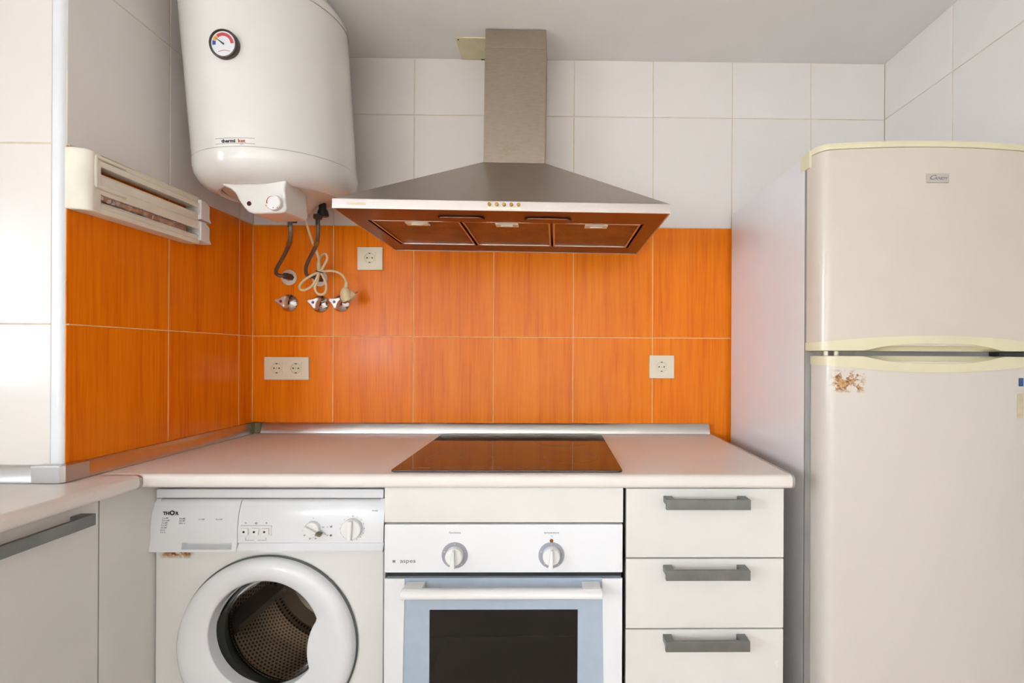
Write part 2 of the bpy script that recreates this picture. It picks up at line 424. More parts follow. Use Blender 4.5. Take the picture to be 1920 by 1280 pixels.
# aluminium upstand along the worktop
ZT = .905
def upprof(d): return [(0, ZT + .001), (d * .022, ZT + .001), (d * .022, ZT + .006), (d * .012, ZT + .034), (d * .008, ZT + .038), (0, ZT + .038)]
tb = struct('trim_2', G().prism([(p[0] - .0005, p[1]) for p in upprof(-1)], 'x', XL + .03, .582), 'aluminium', 'aluminium upstand strip along the back of the worktop')
tl = struct('trim_3', G().prism([(XL + .0005 + p[0], p[1]) for p in upprof(1)], 'y', YE + .02, -.034), 'aluminium', 'aluminium upstand strip along the left wall')
tp = struct('trim_4', G().prism([(YE - .0005 + p[0], p[1]) for p in upprof(-1)], 'x', -1.62, XL - .02), 'aluminium', 'aluminium upstand strip under the white wall end')
part('corner_piece', G().prism([(XL + .001, -.001), (XL + .001, -.04), (XL + .022, -.04), (XL + .026, -.026), (XL + .044, -.024), (XL + .044, -.001)], 'z', ZT + .001, ZT + .040, .002), 'olive_plastic', tb, 'dark olive inside corner piece')
part('corner_piece', G().prism([(XL - .045, YE - .0005), (XL - .045, YE - .025), (XL + .018, YE - .025), (XL + .025, YE - .018), (XL + .025, YE + .035), (XL + .0005, YE + .035), (XL + .0005, YE - .0005)], 'z', ZT + .001, ZT + .040, .002), 'aluminium', tp, 'aluminium outside corner piece')

# ------------------------------------------------------------------ worktops
ZB = .871; YF = -.604
def edge(f, back, d):     # section of a postformed worktop; f = front coordinate
    r = .012; pts = [(back, ZB), (f - d * r, ZB)]
    pts += [(f - d * r + d * r * math.sin(a), ZB + r - r * math.cos(a)) for a in [k * PI / 10 for k in range(1, 6)]]
    pts += [(f - d * r + d * r * math.cos(a), ZT - r + r * math.sin(a)) for a in [k * PI / 10 for k in range(0, 6)]]
    return pts + [(back, ZT)]
wt = single('worktop', G().prism(edge(YF, -.001, -1), 'x', XL + .001, .590), 'worktop', (-.25, -.3, ZB), 'long white laminate worktop holding the black hob, rounded front edge', 'worktop')
part('end_strip', G().prism(edge(YF - .001, -.03, -1), 'x', .5905, .5955), 'aluminium', wt, 'thin aluminium end strip')
part('edge_seal', G().box(.588, .5915, -.58, -.04, ZT, ZT + .0012, .0005), 'aluminium', wt)
lw = thing('worktop', (-1.3, -1.0, ZB), 'white laminate worktop running forward on the left, below the white wall end', 'worktop')
g = G().prism(edge(-1.0, -1.13, 1), 'y', -1.30, YF - .007); g.box(-1.62, -1.13, -1.30, YE - .001, ZB, ZT)
part('top', g, 'worktop', lw)
part('joint_strip', G().prism(edge(-.998, -1.128, 1), 'y', YF - .0068, YF - .0016), 'aluminium', lw, 'aluminium joint strip with rounded end')

# ------------------------------------------------------------------ cabinets
def bar_handle(parent, c, half, along='x', out=(0, -1)):
    # squared bow handle; c = centre of the bar on the door face
    g = G(); x, y, z = c; p = .034; h = .0125
    if along == 'x':
        g.box(x - half, x + half, y - p, y - p + .009, z - h, z + h, .0012)
        for s in (-1, 1): g.box(x + s * half, x + s * (half - .022), y - p + .007, y - .0002, z - h * .2, z + h, .0012)
    else:
        g.box(x + p - .009, x + p, y - half, y + half, z - h, z + h, .0012)
        for s in (-1, 1): g.box(x + .0002, x + p - .007, y + s * half, y + s * (half - .022), z - h * .2, z + h, .0012)
    return part('handle', g, 'handle_metal', parent, 'brushed grey metal bow handle')
YD = -.5836
du = thing('drawer_cabinet', (.38, -.3, 0), 'white cabinet with three drawers and grey bow handles beside the oven', 'cabinet')
part('carcass', G().box(.183, .577, YD + .019, -.03, .10, ZB - .001).box(.19, .57, YD + .06, -.06, 0, .10), 'carcass', du)
for z0, z1, zh in ((.6935, .8665, .836), (.5165, .6900, .6635), (.302, .513, .490)):
    d = part('drawer', G().box(.1815, .5785, YD, YD + .018, z0, z1, .0015), 'cabinet_white', du)
    bar_handle(d, (.3775, YD, zh), .1035)
part('drawer', G().box(.1815, .5785, YD, YD + .018, .11, .299, .0015), 'cabinet_white', du)
part('chipped_patch', G().add(*(lambda P: ([(x, YD - .0006, z) for x, z in P] + [(.563, YD - .0028, .428)], [(i, (i + 1) % len(P), len(P)) for i in range(len(P))]))([(.563 + r * math.cos(a), .428 + 1.3 * r * math.sin(a)) for a, r in [(k * .63, .005 + .004 * ((k * 7) % 3) / 2) for k in range(10)]])), 'lint', du, 'small white chipped patch at drawer edge')
lc = thing('base_cabinet', (-1.3, -1.0, 0), 'white base cabinet with long grey handle under the left worktop', 'cabinet')
XD = -1.03
part('carcass', G().box(-1.60, XD - .02, -1.28, YE - .02, .10, ZB - .001), 'carcass', lc)
dr = part('door', G().box(XD - .018, XD, -1.276, -.680, .11, ZB - .006, .0015), 'cabinet_white', lc)
bar_handle(dr, (XD, -.835, .8385), .115, 'y')
part('filler_panel', G().box(XD - .018, XD - .0005, -.677, -.500, .0, ZB - .002, .001), 'cabinet_white', lc)

# ------------------------------------------------------------------ washing machine
WX0, WX1, WY, WT = -1.028, -.438, -.535, .85
WM = thing('washing_machine', (-.733, -.28, 0), 'white front loading washing machine with round door and rust under its panel', 'washing machine')
stain('washer_front', (230, 228, 224), (-.278, -.200, .674, .70), [(.40, (0, 0, 0)), (.47, (1, 1, 1))], 70)
DC = (-.7335, .4525)     # door centre x,z
# open shell: sides, back, top built as boards so that the drum can sit inside
g = G().box(WX0, WX0 + .012, WY + .004, -.02, .02, .824).box(WX1 - .012, WX1, WY + .004, -.02, .02, .824).box(WX0, WX1, -.03, -.02, .02, .824).box(WX0, WX1, WY + .004, -.02, .02, .03)
part('body', g, 'appliance_white', WM)
# front plate with a round opening
n = 64; vs = []; fs = []; R0 = .215
def rim(a):
    x, z = math.cos(a), math.sin(a)
    hx = (WX1 - DC[0] if x > 0 else DC[0] - WX0) ; hz = (.694 - DC[1] if z > 0 else DC[1] - .02)
    k = min(hx / abs(x) if abs(x) > 1e-6 else 9, hz / abs(z) if abs(z) > 1e-6 else 9)
    return DC[0] + k * x, DC[1] + k * z
angs = sorted(set([2 * PI * i / n for i in range(n)] + [math.atan2(z - DC[1], x - DC[0]) % (2 * PI) for x in (WX0, WX1) for z in (.02, .694)]))
for a in angs:
    rx, rz = rim(a)
    vs += [(rx, WY + .006, rz), (DC[0] + (rx - DC[0]) * .985, WY, DC[1] + (rz - DC[1]) * .985), (DC[0] + R0 * math.cos(a), WY, DC[1] + R0 * math.sin(a)), (DC[0] + R0 * math.cos(a), WY + .02, DC[1] + R0 * math.sin(a))]
for i in range(len(angs)):
    j = (i + 1) % len(angs)
    for k in range(3): fs.append((i * 4 + k, j * 4 + k, j * 4 + k + 1, i * 4 + k + 1))
part('front_plate', G().add(vs, fs), 'washer_front', WM, 'white front plate with a rust patch under the panel')
part('lid', G().box(WX0 + .003, WX1 - .003, WY - .001, -.02, .8265, WT, .003), 'appliance_white', WM)
part('seam', G().box(WX0 + .004, WX1 - .004, WY + .008, -.03, .823, .828), 'dark_metal', WM)
# curved control panel, drawer part and main part
def panel_prof(): return [(WY + .03, .6935), (WY - .016, .6935), (WY - .0175, .6985), (WY - .0075, .7125), (WY - .0125, .7165), (WY - .012, .75), (WY - .007, .79), (WY + .002, .815), (WY + .010, .8235), (WY + .03, .8235)]
def pyy(z):
    P = [(.7165, -.0125), (.75, -.012), (.79, -.007), (.815, .002), (.8235, .010)]
    for (a, p), (b, q_) in zip(P[:-1], P[1:]):
        if z <= b: return WY + p + (q_ - p) * (z - a) / (b - a)
    return WY
XP = -.809
part('control_panel', G().prism(panel_prof(), 'x', XP + .0008, WX1 + .001), 'appliance_white', WM, angle=50)
dp = [(WY + .03, .6935), (WY - .016, .6935), (WY - .0165, .6975), (WY - .0125, .7165), (WY - .012, .75), (WY - .007, .79), (WY + .002, .815), (WY + .010, .8235), (WY + .03, .8235)]
dg = [(WY + .03, .6935), (WY - .016, .6935), (WY - .0165, .7005), (WY - .004, .7030), (WY + .002, .7060), (WY - .0005, .7135), (WY - .0125, .7165), (WY - .012, .75), (WY - .007, .79), (WY + .002, .815), (WY + .010, .8235), (WY + .03, .8235)]
part('detergent_drawer', G().prism(dp, 'x', WX0 - .002, -.948).prism(dg, 'x', -.948, -.822).prism(dp, 'x', -.822, XP - .0008), 'appliance_white', WM, 'detergent drawer front with finger grip', angle=50)
bf = part('button_frame', G().box(-.802, -.722, pyy(.745) - .0022, pyy(.745) + .003, .733, .760, .002), 'appliance_white', WM)
for i in range(3):
    bx = -.788 + i * .026
    b = part('button', G().box(bx - .009, bx + .009, pyy(.745) - .0065, pyy(.745) - .001, .737, .755, .0018), 'knob_white', WM)
    part('button_dot', G().lathe([(0, pyy(.745) - .0071), (.0028, pyy(.745) - .0071), (.0028, pyy(.745) - .006)], (bx - .001, 0, .746), 'y', 12), 'print_black', b)
def washer_knob(x, z, r, ang, depth=.014):
    y = pyy(z)
    k = part('knob', G().lathe([(0, y - depth), (r * .93, y - depth), (r, y - depth + .002), (r, y + .002)], (x, 0, z), 'y', 28), 'knob_white', WM)
    M = Matrix.Translation((x, 0, z)) @ Matrix.Rotation(ang, 4, 'Y')
    part('grip', G().box(-r * .22, r * .22, y - depth - .009, y - depth + .001, -r * .95, r * .95, .0025).xf(M), 'knob_white', k)
    return k
k1 = washer_knob(-.617, .752, .0195, math.radians(-62), .010)
part('pointer', G().box(-.0035, .0035, pyy(.752) - .022, pyy(.752) - .008, -.003, .010, .001).xf(Matrix.Translation((-.598, 0, .745)) @ Matrix.Rotation(math.radians(110), 4, 'Y')), 'olive_plastic', k1, 'broken brown pointer tip')
washer_knob(-.5165, .753, .0255, math.radians(4), .013)
g = G()
letter(g, 'TH', .0120, -.9925, pyy(.79) - .0015, .7895, bold=.0004); letter(g, 'O', .0165, -.9775, pyy(.79) - .0015, .7905, bold=.0006); letter(g, 'R', .0120, -.9655, pyy(.79) - .0015, .7895, bold=.0004)
part('brand_lettering', g, 'print_black', WM, 'black letters THOR')
g = G()
for i, s in enumerate(('1 o 90°', '2 o o 60°', '3 o 60°', '4 o 40°', '5 o 30°', '6 o o', '7 o  x')):
    z = .778 - i * .0058; letter(g, s, .0052, -1.001 - i * .0004, pyy(z) - .0012, z, align='LEFT')
for i, s in enumerate(('8 o 40°', '9 o 30°', '10 o  x')):
    z = .777 - i * .0058; letter(g, s, .0052, -.958, pyy(z) - .0012, z, align='LEFT')
for s, x in (('11 / 30°', -.910), ('12 o 30°', -.866)): letter(g, s, .0052, x, pyy(.775) - .0012, .775, align='LEFT')
for s, x in (('O-', -.788), ('@', -.762), ('III', -.736)): letter(g, s, .006, x, pyy(.766) - .0012, .766)
letter(g, 'TLF 800', .0046, -.462, pyy(.796) - .0014, .796)
for i, s in enumerate('0 1 2 3 4 5 6 7 8 9 10 11 12 - o *'.split()):
    a = PI / 2 - i * 2 * PI / 16; z = .753 + .0305 * math.sin(a); letter(g, s, .0046, -.5165 + .0305 * math.cos(a), pyy(z) - .0014, z)
for s, d in (('0', 90), ('90°', 8), ('60°', -40), ('50°', -72), ('40°', -104), ('30°', -140), ('--', 188)):
    a = math.radians(d); z = .752 + .026 * math.sin(a); letter(g, s, .0046, -.617 + .027 * math.cos(a), pyy(z) - .0014, z)
for z in (.757, .735):
    letter(g, 'o', .006, -.580, pyy(z) - .0012, z)
    g.lathe([(0, pyy(z) - .0012), (.0026, pyy(z) - .0012), (.0026, pyy(z) + .001)], (-.571, 0, z), 'y', 12)
g.box(-.788, -.788 + .0006, pyy(.727) - .0005, pyy(.727), .7225, .730).box(-.7366, -.736, pyy(.727) - .0005, pyy(.727), .7225, .730).box(-.788, -.767, pyy(.723) - .0005, pyy(.723), .7225, .7231).box(-.757, -.736, pyy(.723) - .0005, pyy(.723), .7225, .7231)
part('panel_markings', g, 'print_grey', WM, 'small grey programme marks', kind='stuff')
# round door: moulded ring whose opening is cut on the right by the grip
dr = part('door_ring_back', G().lathe([(.228, WY - .0005), (.2295, WY - .004), (.227, WY - .007), (.216, WY - .007)], (DC[0], 0, DC[1]), 'y', 72), 'rubber_grey', WM, 'grey ring round the door edge')
HC = (-.7375, .4795); HR = .1405; GC = (-.484, .440); GR = .145
def hole(a):
    # distance from DC along angle a to the opening edge
    dx, dz = math.cos(a), math.sin(a)
    ox, oz = DC[0] - HC[0], DC[1] - HC[1]; b = ox * dx + oz * dz; c = ox * ox + oz * oz - HR * HR
    h = -b + math.sqrt(b * b - c)
    ox, oz = DC[0] - GC[0], DC[1] - GC[1]; b = ox * dx + oz * dz; c = ox * ox + oz * oz - GR * GR; D = b * b - c
    if D > 0 and -b > 0:
        t = -b - math.sqrt(D)
        if 0 < t < h: h = t
    return h
n = 160; prof = 12; vs = []; fs = []
for i in range(n):
    a = 2 * PI * i / n; h = hole(a); ca, sa = math.cos(a), math.sin(a)
    P = [(.2255, WY - .004), (.225, WY - .014), (.221, WY - .022), (.212, WY - .028), (.202, WY - .0305), (.194, WY - .0305)]
    mid = .5 * (.188 + h)
    Q = [(.186, WY - .0295), (.186 + (h - .186) * .35, WY - .026), (.186 + (h - .186) * .7, WY - .0225), (h + .003, WY - .020), (h, WY - .017), (h + .001, WY + .012)]
    for r, y in P + Q: vs.append((DC[0] + r * ca, y, DC[1] + r * sa))
for i in range(n):
    j = (i + 1) % n
    for k in range(prof - 1): fs.append((i * prof + k, j * prof + k, j * prof + k + 1, i * prof + k + 1))
door = part('door', G().add(vs, fs), 'appliance_white', WM, 'thick white door ring with grip on the right', angle=50)
part('door_glass', G().lathe([(.150, WY - .006), (.148, WY + .02), (.140, WY + .055), (.120, WY + .075), (.06, WY + .085), (0, WY + .087)], (HC[0], 0, HC[1] - .006), 'y', 56), 'door_glass', door, 'clear bowl shaped glass')
part('gasket', G().lathe([(.214, WY + .004), (.175, WY + .012), (.166, WY + .03), (.172, WY + .05), (.160, WY + .062), (.168, WY + .085), (.176, WY + .10)], (DC[0], 0, DC[1]), 'y', 56), 'rubber_grey', WM, 'folded grey rubber gasket')
drum = part('drum', G().lathe([(.164, WY + .10), (.167, WY + .094), (.172, WY + .10), (.225, WY + .115), (.235, WY + .13), (.235, WY + .38), (.22, WY + .40)], (DC[0], 0, DC[1]), 'y', 64), 'drum_perforated', WM, 'perforated steel drum')
part('drum_back', G().lathe([(.226, WY + .40), (.17, WY + .395), (.15, WY + .41), (.05, WY + .405), (.03, WY + .385), (0, WY + .383)], (DC[0], 0, DC[1]), 'y', 48), 'drum_steel', drum)
part('drum_rim', G().tube([(DC[0] + .167 * math.cos(a), WY + .098, DC[1] + .167 * math.sin(a)) for a in [k * PI / 24 for k in range(48)]], .003, 6, True, 1), 'chrome', drum)
for k in range(3):
    a = math.radians(75 + 120 * k)
    M = Matrix.Translation((DC[0], 0, DC[1])) @ Matrix.Rotation(-a, 4, 'Y')
    part('drum_paddle', G().prism([(.236, -.035), (.21, -.018), (.178, -.008), (.178, .008), (.21, .018), (.236, .035)], 'y', WY + .14, WY + .37, .004).xf(M), 'drum_steel', drum)
for k in range(6):
    a = math.radians(20 + 60 * k); M = Matrix.Translation((DC[0], 0, DC[1])) @ Matrix.Rotation(-a, 4, 'Y')
    part('drum_rib', G().box(.03, .21, WY + .385, WY + .405, -.014, .014, .006).xf(M), 'drum_steel', drum)
for x in (WX0 + .05, WX1 - .05):
    for y in (WY + .06, -.07): part('foot', G().lathe([(0, 0), (.018, 0), (.018, .012), (.008, .014), (.008, .021)], (x, y, 0), 'z', 16), 'black_plastic', WM)

# ------------------------------------------------------------------ oven
OX0, OX1 = -.4215, .1735
OV = thing('oven', (-.124, -.3, 0), 'white built-in oven with two dials and bar handle below the hob', 'oven')
part('casing', G().box(OX0 + .006, OX0 + .02, YD + .02, -.03, .12, ZB - .002).box(OX1 - .02, OX1 - .006, YD + .02, -.03, .12, ZB - .002).box(OX0 + .006, OX1 - .006, -.05, -.03, .12, ZB - .002).box(OX0 + .006, OX1 - .006, YD + .03, -.03, .645, .66).box(OX0 + .02, OX1 - .02, YD + .05, -.05, .12, .18).box(OX0 + .04, OX1 - .04, YD + .08, -.06, 0, .12), 'oven_interior', OV)
part('filler_panel', G().box(OX0, OX1, YD, YD + .018, .7815, ZB - .003, .001), 'cabinet_white', OV, 'plain off-white strip above the dials')
part('gap_strip', G().box(OX0 + .003, OX1 - .003, YD + .012, YD + .03, .64, .664), 'dark_gap', OV)
part('control_panel', G().box(OX0 + .001, OX1 - .001, YD - .004, YD + .022, .6575, .7775, .003), 'oven_white', OV)
yk = YD - .004
for x, rings in ((-.2455, 0), (-.0055, 1)):
    d = part('dial', G().lathe([(.021, yk - .0005), (.0325, yk - .0008), (.0325, yk + .001)], (x, 0, .7015), 'y', 40), 'knob_grey', OV, 'grey dial ring')
    kn = part('knob', G().lathe([(0, yk - .016), (.019, yk - .016), (.0215, yk - .013), (.0225, yk + .0005)], (x, 0, .7015), 'y', 32), 'knob_white', d)
    part('grip', G().prism([(-.0022, .0215), (.0022, .0215), (.0060, -.022), (-.0060, -.022)], 'y', yk - .030, yk - .015, .0018).xf(Matrix.Translation((x, 0, .7015)) @ Matrix.Rotation(math.radians(4), 4, 'Y')), 'knob_white', d)
    g = G()
    for dg, s in ((90, 'I'), (160, 'o'), (232, 'n'), (-52, 'o'), (20, '-')):
        a = math.radians(dg); letter(g, s, .0075, x + .0272 * math.cos(a), yk - .0012, .7015 + .0272 * math.sin(a))
    part('dial_marks', g, 'print_white', d, kind='stuff')
g = G(); letter(g, 'funciones', .0075, -.2455, yk - .0003, .7575); part('dial_lettering', g, 'print_grey', OV)
g = G(); letter(g, 'temperatura', .0075, -.0055, yk - .0003, .7575); letter(g, '°C', .006, -.0055, yk - .0003, .7485)
part('dial_lettering', g, 'print_grey', OV)
g = G(); g.box(-.3995, -.3925, yk - .0006, yk + .001, .6835, .6895, .0003); letter(g, 'aspes', .0145, -.3615, yk - .0004, .6875, sx=1.25)
part('brand_lettering', g, 'print_grey', OV, 'grey word aspes beside a small square')
part('indicator_lamp', G().lathe([(0, yk - .003), (.003, yk - .0026), (.0045, yk - .001), (.0045, yk + .001)], (-.0055, 0, .7375), 'y', 16), 'lamp_amber', OV)
# door: white side rails, blue grey glass, dark window
od = part('door', G().box(OX0 + .004, OX1 - .004, YD + .001, YD + .02, .5635, .6425).box(OX0 + .004, OX0 + .1125, YD + .001, YD + .02, .19, .5635).box(OX1 - .1125, OX1 - .004, YD + .001, YD + .02, .19, .5635), 'oven_panel_glass', OV)
part('side_rail', G().prism([(OX0 + .0015, .6425), (OX0 + .052, .6425), (OX0 + .045, .19), (OX0 + .0015, .19)], 'y', YD - .003, YD + .003, .001), 'oven_white', od)
part('side_rail', G().prism([(OX1 - .0015, .6425), (OX1 - .052, .6425), (OX1 - .045, .19), (OX1 - .0015, .19)], 'y', YD - .003, YD + .003, .001), 'oven_white', od)
part('window_pane', G().box(OX0 + .112, OX1 - .112, YD + .0015, YD + .006, .19, .5632), 'oven_glass', od, 'dark smoked oven window')
part('oven_shelf', G().box(OX0 + .06, OX1 - .06, YD + .08, -.08, .446, .449), 'dark_metal', OV)
part('oven_liner', G().box(OX0 + .03, OX1 - .03, -.06, -.052, .2, .64).box(OX0 + .03, OX0 + .04, YD + .03, -.06, .2, .64).box(OX1 - .04, OX1 - .03, YD + .03, -.06, .2, .64), 'oven_interior', OV)
yh = YD - .052; dz = .027
hd = part('handle', G().prism([(yh + a, b) for a, b in ((0, .625), (.004, .6325), (.012, .6345), (.022, .634), (.026, .628), (.024, .617), (.016, .612), (.005, .613), (0, .618))], 'x', -.3655, .1175, .001), 'knob_white', od, 'white bar handle', angle=50)
for x in (-.3635, .0700): part('handle_post', G().box(x, x + .045, yh + .010, YD - .0005, .616, .6355, .002), 'knob_white', hd)

# ------------------------------------------------------------------ induction hob
HB = thing('induction_hob', (-.119, -.32, ZT), 'flat black glass induction hob set in the worktop', 'hob')
HX0, HX1, HY0, HY1, HZ = -.409, .173, -.581, -.066, ZT + .0055
def rrect(x0, x1, y0, y1, r, n=5):
    P = []
    for cx, cy, a0 in ((x1 - r, y1 - r, 0), (x0 + r, y1 - r, PI / 2), (x0 + r, y0 + r, PI), (x1 - r, y0 + r, 1.5 * PI)):
        P += [(cx + r * math.cos(a0 + PI / 2 * k / n), cy + r * math.sin(a0 + PI / 2 * k / n)) for k in range(n + 1)]
    return P
part('glass_plate', G().prism(rrect(HX0, HX1, HY0, HY1, .012), 'z', ZT + .0003, HZ, .0015), 'hob_glass', HB)
for cx, cy, r in ((-.262, -.445, .093), (.045, -.430, .075), (-.262, -.175, .073), (.030, -.185, .093)):
    z = part('cooking_zone', G().lathe([(r, HZ + .0001), (r - .0012, HZ + .0002), (r - .0012, HZ)], (cx, cy, 0), 'z', 72), 'hob_print', HB, 'thin printed ring')
    part('zone_mark', G().box(cx - .004, cx + .004, cy - .002, cy + .002, HZ, HZ + .0003), 'hob_print', z)
g = G()
for x in (-.19, -.165, -.145, -.10, -.095, -.055, -.035):
    for y in (-.545, -.56): g.box(x, x + .012, y, y + .0015, HZ, HZ + .0002)
g.box(-.365, -.355, -.556, -.552, HZ, HZ + .0002); g.box(-.35, -.315, -.556, -.553, HZ, HZ + .0002)
part('touch_marks', g, 'hob_print', HB, kind='stuff')
part('led', G().box(-.073, -.067, -.546, -.541, HZ, HZ + .0003), 'led_red', HB, 'small red light')

# ------------------------------------------------------------------ cooker hood
HD = thing('range_hood', (-.143, 0, 1.60), 'stainless steel chimney hood above the hob with greasy filters', 'range hood', rot=(0, math.radians(.5), 0))
cx0 = -.143
def hx(v): return cx0 + v
part('chimney', G().box(hx(-.1045), hx(.1045), -.165, -.002, 1.845, 2.245, .002), 'steel_chimney', HD, 'dulled steel chimney with small rust specks')
part('chimney_sleeve', G().box(hx(-.1035), hx(.1035), -.164, -.002, 2.2455, 2.3085, .002), 'steel_chimney', HD)
z0, z1 = 1.6105, 1.853
vs = [(hx(-.452), -.5, z0), (hx(.452), -.5, z0), (hx(.452), -.002, z0), (hx(-.452), -.002, z0), (hx(-.106), -.167, z1), (hx(.106), -.167, z1), (hx(.106), -.002, z1), (hx(-.106), -.002, z1)]
part('canopy', G().add(vs, [(0, 1, 5, 4), (1, 2, 6, 5), (2, 3, 7, 6), (3, 0, 4, 7), (4, 5, 6, 7)]), 'steel_canopy', HD, 'sloping brushed steel canopy')
z2 = 1.5850
fb = part('front_band', G().box(hx(-.4525), hx(.4525), -.5005, -.496, z2, z0 + .0005, .0012).box(hx(-.4525), hx(-.4485), -.498, -.002, z2, z0).box(hx(.4485), hx(.4525), -.498, -.002, z2, z0).box(hx(-.4525), hx(.4525), -.006, -.002, z2, z0), 'steel_band', HD, 'narrow steel rim with knobs')
# underside: inward lips, recessed plate, filters
part('underside', G().box(hx(-.4485), hx(.4485), -.496, -.390, z2 + .001, z2 + .004).box(hx(-.4485), hx(.4485), -.100, -.006, z2 + .001, z2 + .004).box(hx(-.4485), hx(-.402), -.39, -.1, z2 + .001, z2 + .004).box(hx(.402), hx(.4485), -.39, -.1, z2 + .001, z2 + .004).box(hx(-.4485), hx(.4485), -.49, -.006, z0 - .004, z0 - .001), 'steel_under', HD, 'grease-stained steel underside')
for s in (-1, 1):
    part('lamp_cover', G().prism(rrect(hx(s * .123) - .066 - (.0 if s < 0 else 0), hx(s * .123) + .066, -.445, -.405, .0195, 6), 'z', z2 - .005, z2 + .0008, .002), 'steel_under', HD, 'oblong lamp cover stained brown')
for i in (-1, 0, 1):
    a, b = hx(i * .2655 - .129), hx(i * .2655 + .129)
    f = part('grease_filter', G().box(a + .004, b - .004, -.384, -.106, z2 + .0035, z2 + .009), 'filter_mesh', HD, 'brown greasy mesh filter')
    part('filter_frame', G().box(a, b, -.388, -.382, z2 + .0005, z2 + .008, .001).box(a, b, -.108, -.102, z2 + .0005, z2 + .008, .001).box(a, a + .006, -.388, -.102, z2 + .0005, z2 + .008, .001).box(b - .006, b, -.388, -.102, z2 + .0005, z2 + .008, .001), 'aluminium', f)
    part('filter_latch', G().box((a + b) / 2 - .034, (a + b) / 2 + .034, -.376, -.345, z2 - .001, z2 + .005, .001).box((a + b) / 2 - .018, (a + b) / 2 + .018, -.366, -.356, z2 - .004, z2, .001), 'cream_plastic', f, 'yellowed latch')
for k in range(5):
    x = hx(-.033 + k * .0195)
    part('push_button', G().lathe([(0, -.5075), (.0040, -.507), (.0048, -.505), (.0048, -.5)], (x, 0, 1.6015), 'y', 16), 'brass', HD)
part('button_label', G().box(hx(-.038), hx(.050), -.5009, -.5, 1.5895, 1.5945), 'cream_plastic', HD)
g = G(); letter(g, 'mepamsa', .0125, hx(-.388), -.5006, 1.5985, sx=1.1); part('brand_lettering', g, 'print_tan', HD, 'pale worn brand letters')
# cover plate on the ceiling beside the chimney
cp = thing('cover_plate', (-.27, -.06, ZC), 'cream square cover plate on the ceiling beside the hood chimney', 'cover plate')
part('plate', G().box(-.353, -.200, -.121, -.003, ZC - .005, ZC - .0003, .0015), 'plate_cream', cp)
part('screw', G().lathe([(0, ZC - .0062), (.0028, ZC - .006), (.003, ZC - .0045)], (-.344, -.112, 0), 'z', 12), 'black_plastic', cp)
part('slot', G().box(-.28, -.252, -.0065, -.002, ZC - .0058, ZC - .0048), 'black_plastic', cp)

# ------------------------------------------------------------------ water heater
HX, HY = -.867, -.271
WH = thing('water_heater', (HX, HY, 1.772), 'big white cylindrical electric water heater hanging on the wall', 'water heater', rot=(math.radians(4.6), math.radians(-2.0), 0))
R = .2205
part('tank', G().lathe([(R, 1.772), (R, 2.205)], (HX, HY, 0), 'z', 72), 'heater_white', WH)
part('top_cap', G().lathe([(R + .0012, 2.2055), (R, 2.222), (R - .012, 2.246), (R - .035, 2.264), (R - .075, 2.275), (0, 2.28)], (HX, HY, 0), 'z', 72), 'heater_white', WH)
bc = part('bottom_cap', G().lathe([(R + .0012, 1.7715), (R + .0012, 1.752), (R - .003, 1.733), (R - .014, 1.714), (R - .034, 1.698), (R - .056, 1.691), (R - .062, 1.693), (R - .064, 1.70)], (HX, HY, 0), 'z', 72), 'heater_white', WH)
part('base', G().lathe([(R - .064, 1.703), (R - .070, 1.698), (.122, 1.692), (.104, 1.684), (.090, 1.668), (.080, 1.656), (.07, 1.653), (0, 1.653)], (HX, HY, 0), 'z', 56), 'heater_base', WH)
for zs in (1.772, 2.2048): part('seam', G().lathe([(R + .0014, zs), (R + .0003, zs + .0012), (R + .0003, zs - .0012)], (HX, HY, 0), 'z', 72), 'carcass', WH)
# thermometer
gz = 2.030; gy = HY - R; gx = HX + .004
ga = part('thermometer', G().lathe([(.0370, gy + .012), (.0375, gy - .006), (.0355, gy - .010), (.0325, gy - .0105), (.031, gy - .007)], (gx, 0, gz), 'y', 40), 'dark_metal', WH, 'round thermometer with dark rim')
part('gauge_face', G().lathe([(0, gy - .0072), (.0325, gy - .0072), (.0325, gy + .004)], (gx, 0, gz), 'y', 40), 'print_white', ga)
def arc(r0, r1, a0, a1, y):
    n = 14; v = []; f = []
    for i in range(n + 1):
        a = math.radians(a0 + (a1 - a0) * i / n)
        for r in (r0, r1): v += [(gx + r * math.cos(a), y, gz + r * math.sin(a)), (gx + r * math.cos(a), y + .0008, gz + r * math.sin(a))]
    for i in range(n):
        b = i * 4; f += [(b, b + 4, b + 6, b + 2), (b + 1, b + 3, b + 7, b + 5), (b, b + 1, b + 5, b + 4), (b + 2, b + 6, b + 7, b + 3)]
    return G().add(v, f)
part('gauge_red_arc', arc(.0195, .0275, 0, 126, gy - .0078), 'gauge_red', ga); part('gauge_orange_arc', arc(.0195, .0275, 128, 158, gy - .0078), 'gauge_orange', ga); part('gauge_blue_arc', arc(.0195, .0275, 161, 186, gy - .0078), 'gauge_blue', ga)
part('gauge_needle', G().prism([(.003, -.0022), (.003, .0022), (-.023, .0004), (-.023, -.0004)], 'y', gy - .0092, gy - .0082).xf(Matrix.Translation((gx, 0, gz)) @ Matrix.Rotation(math.radians(38), 4, 'Y')), 'print_black', ga)
part('gauge_mark', G().tube([(gx - .014, gy - .0076, gz - .020), (gx, gy - .0076, gz - .0165), (gx + .016, gy - .0076, gz - .019)], .0007, 5), 'gauge_red', ga)
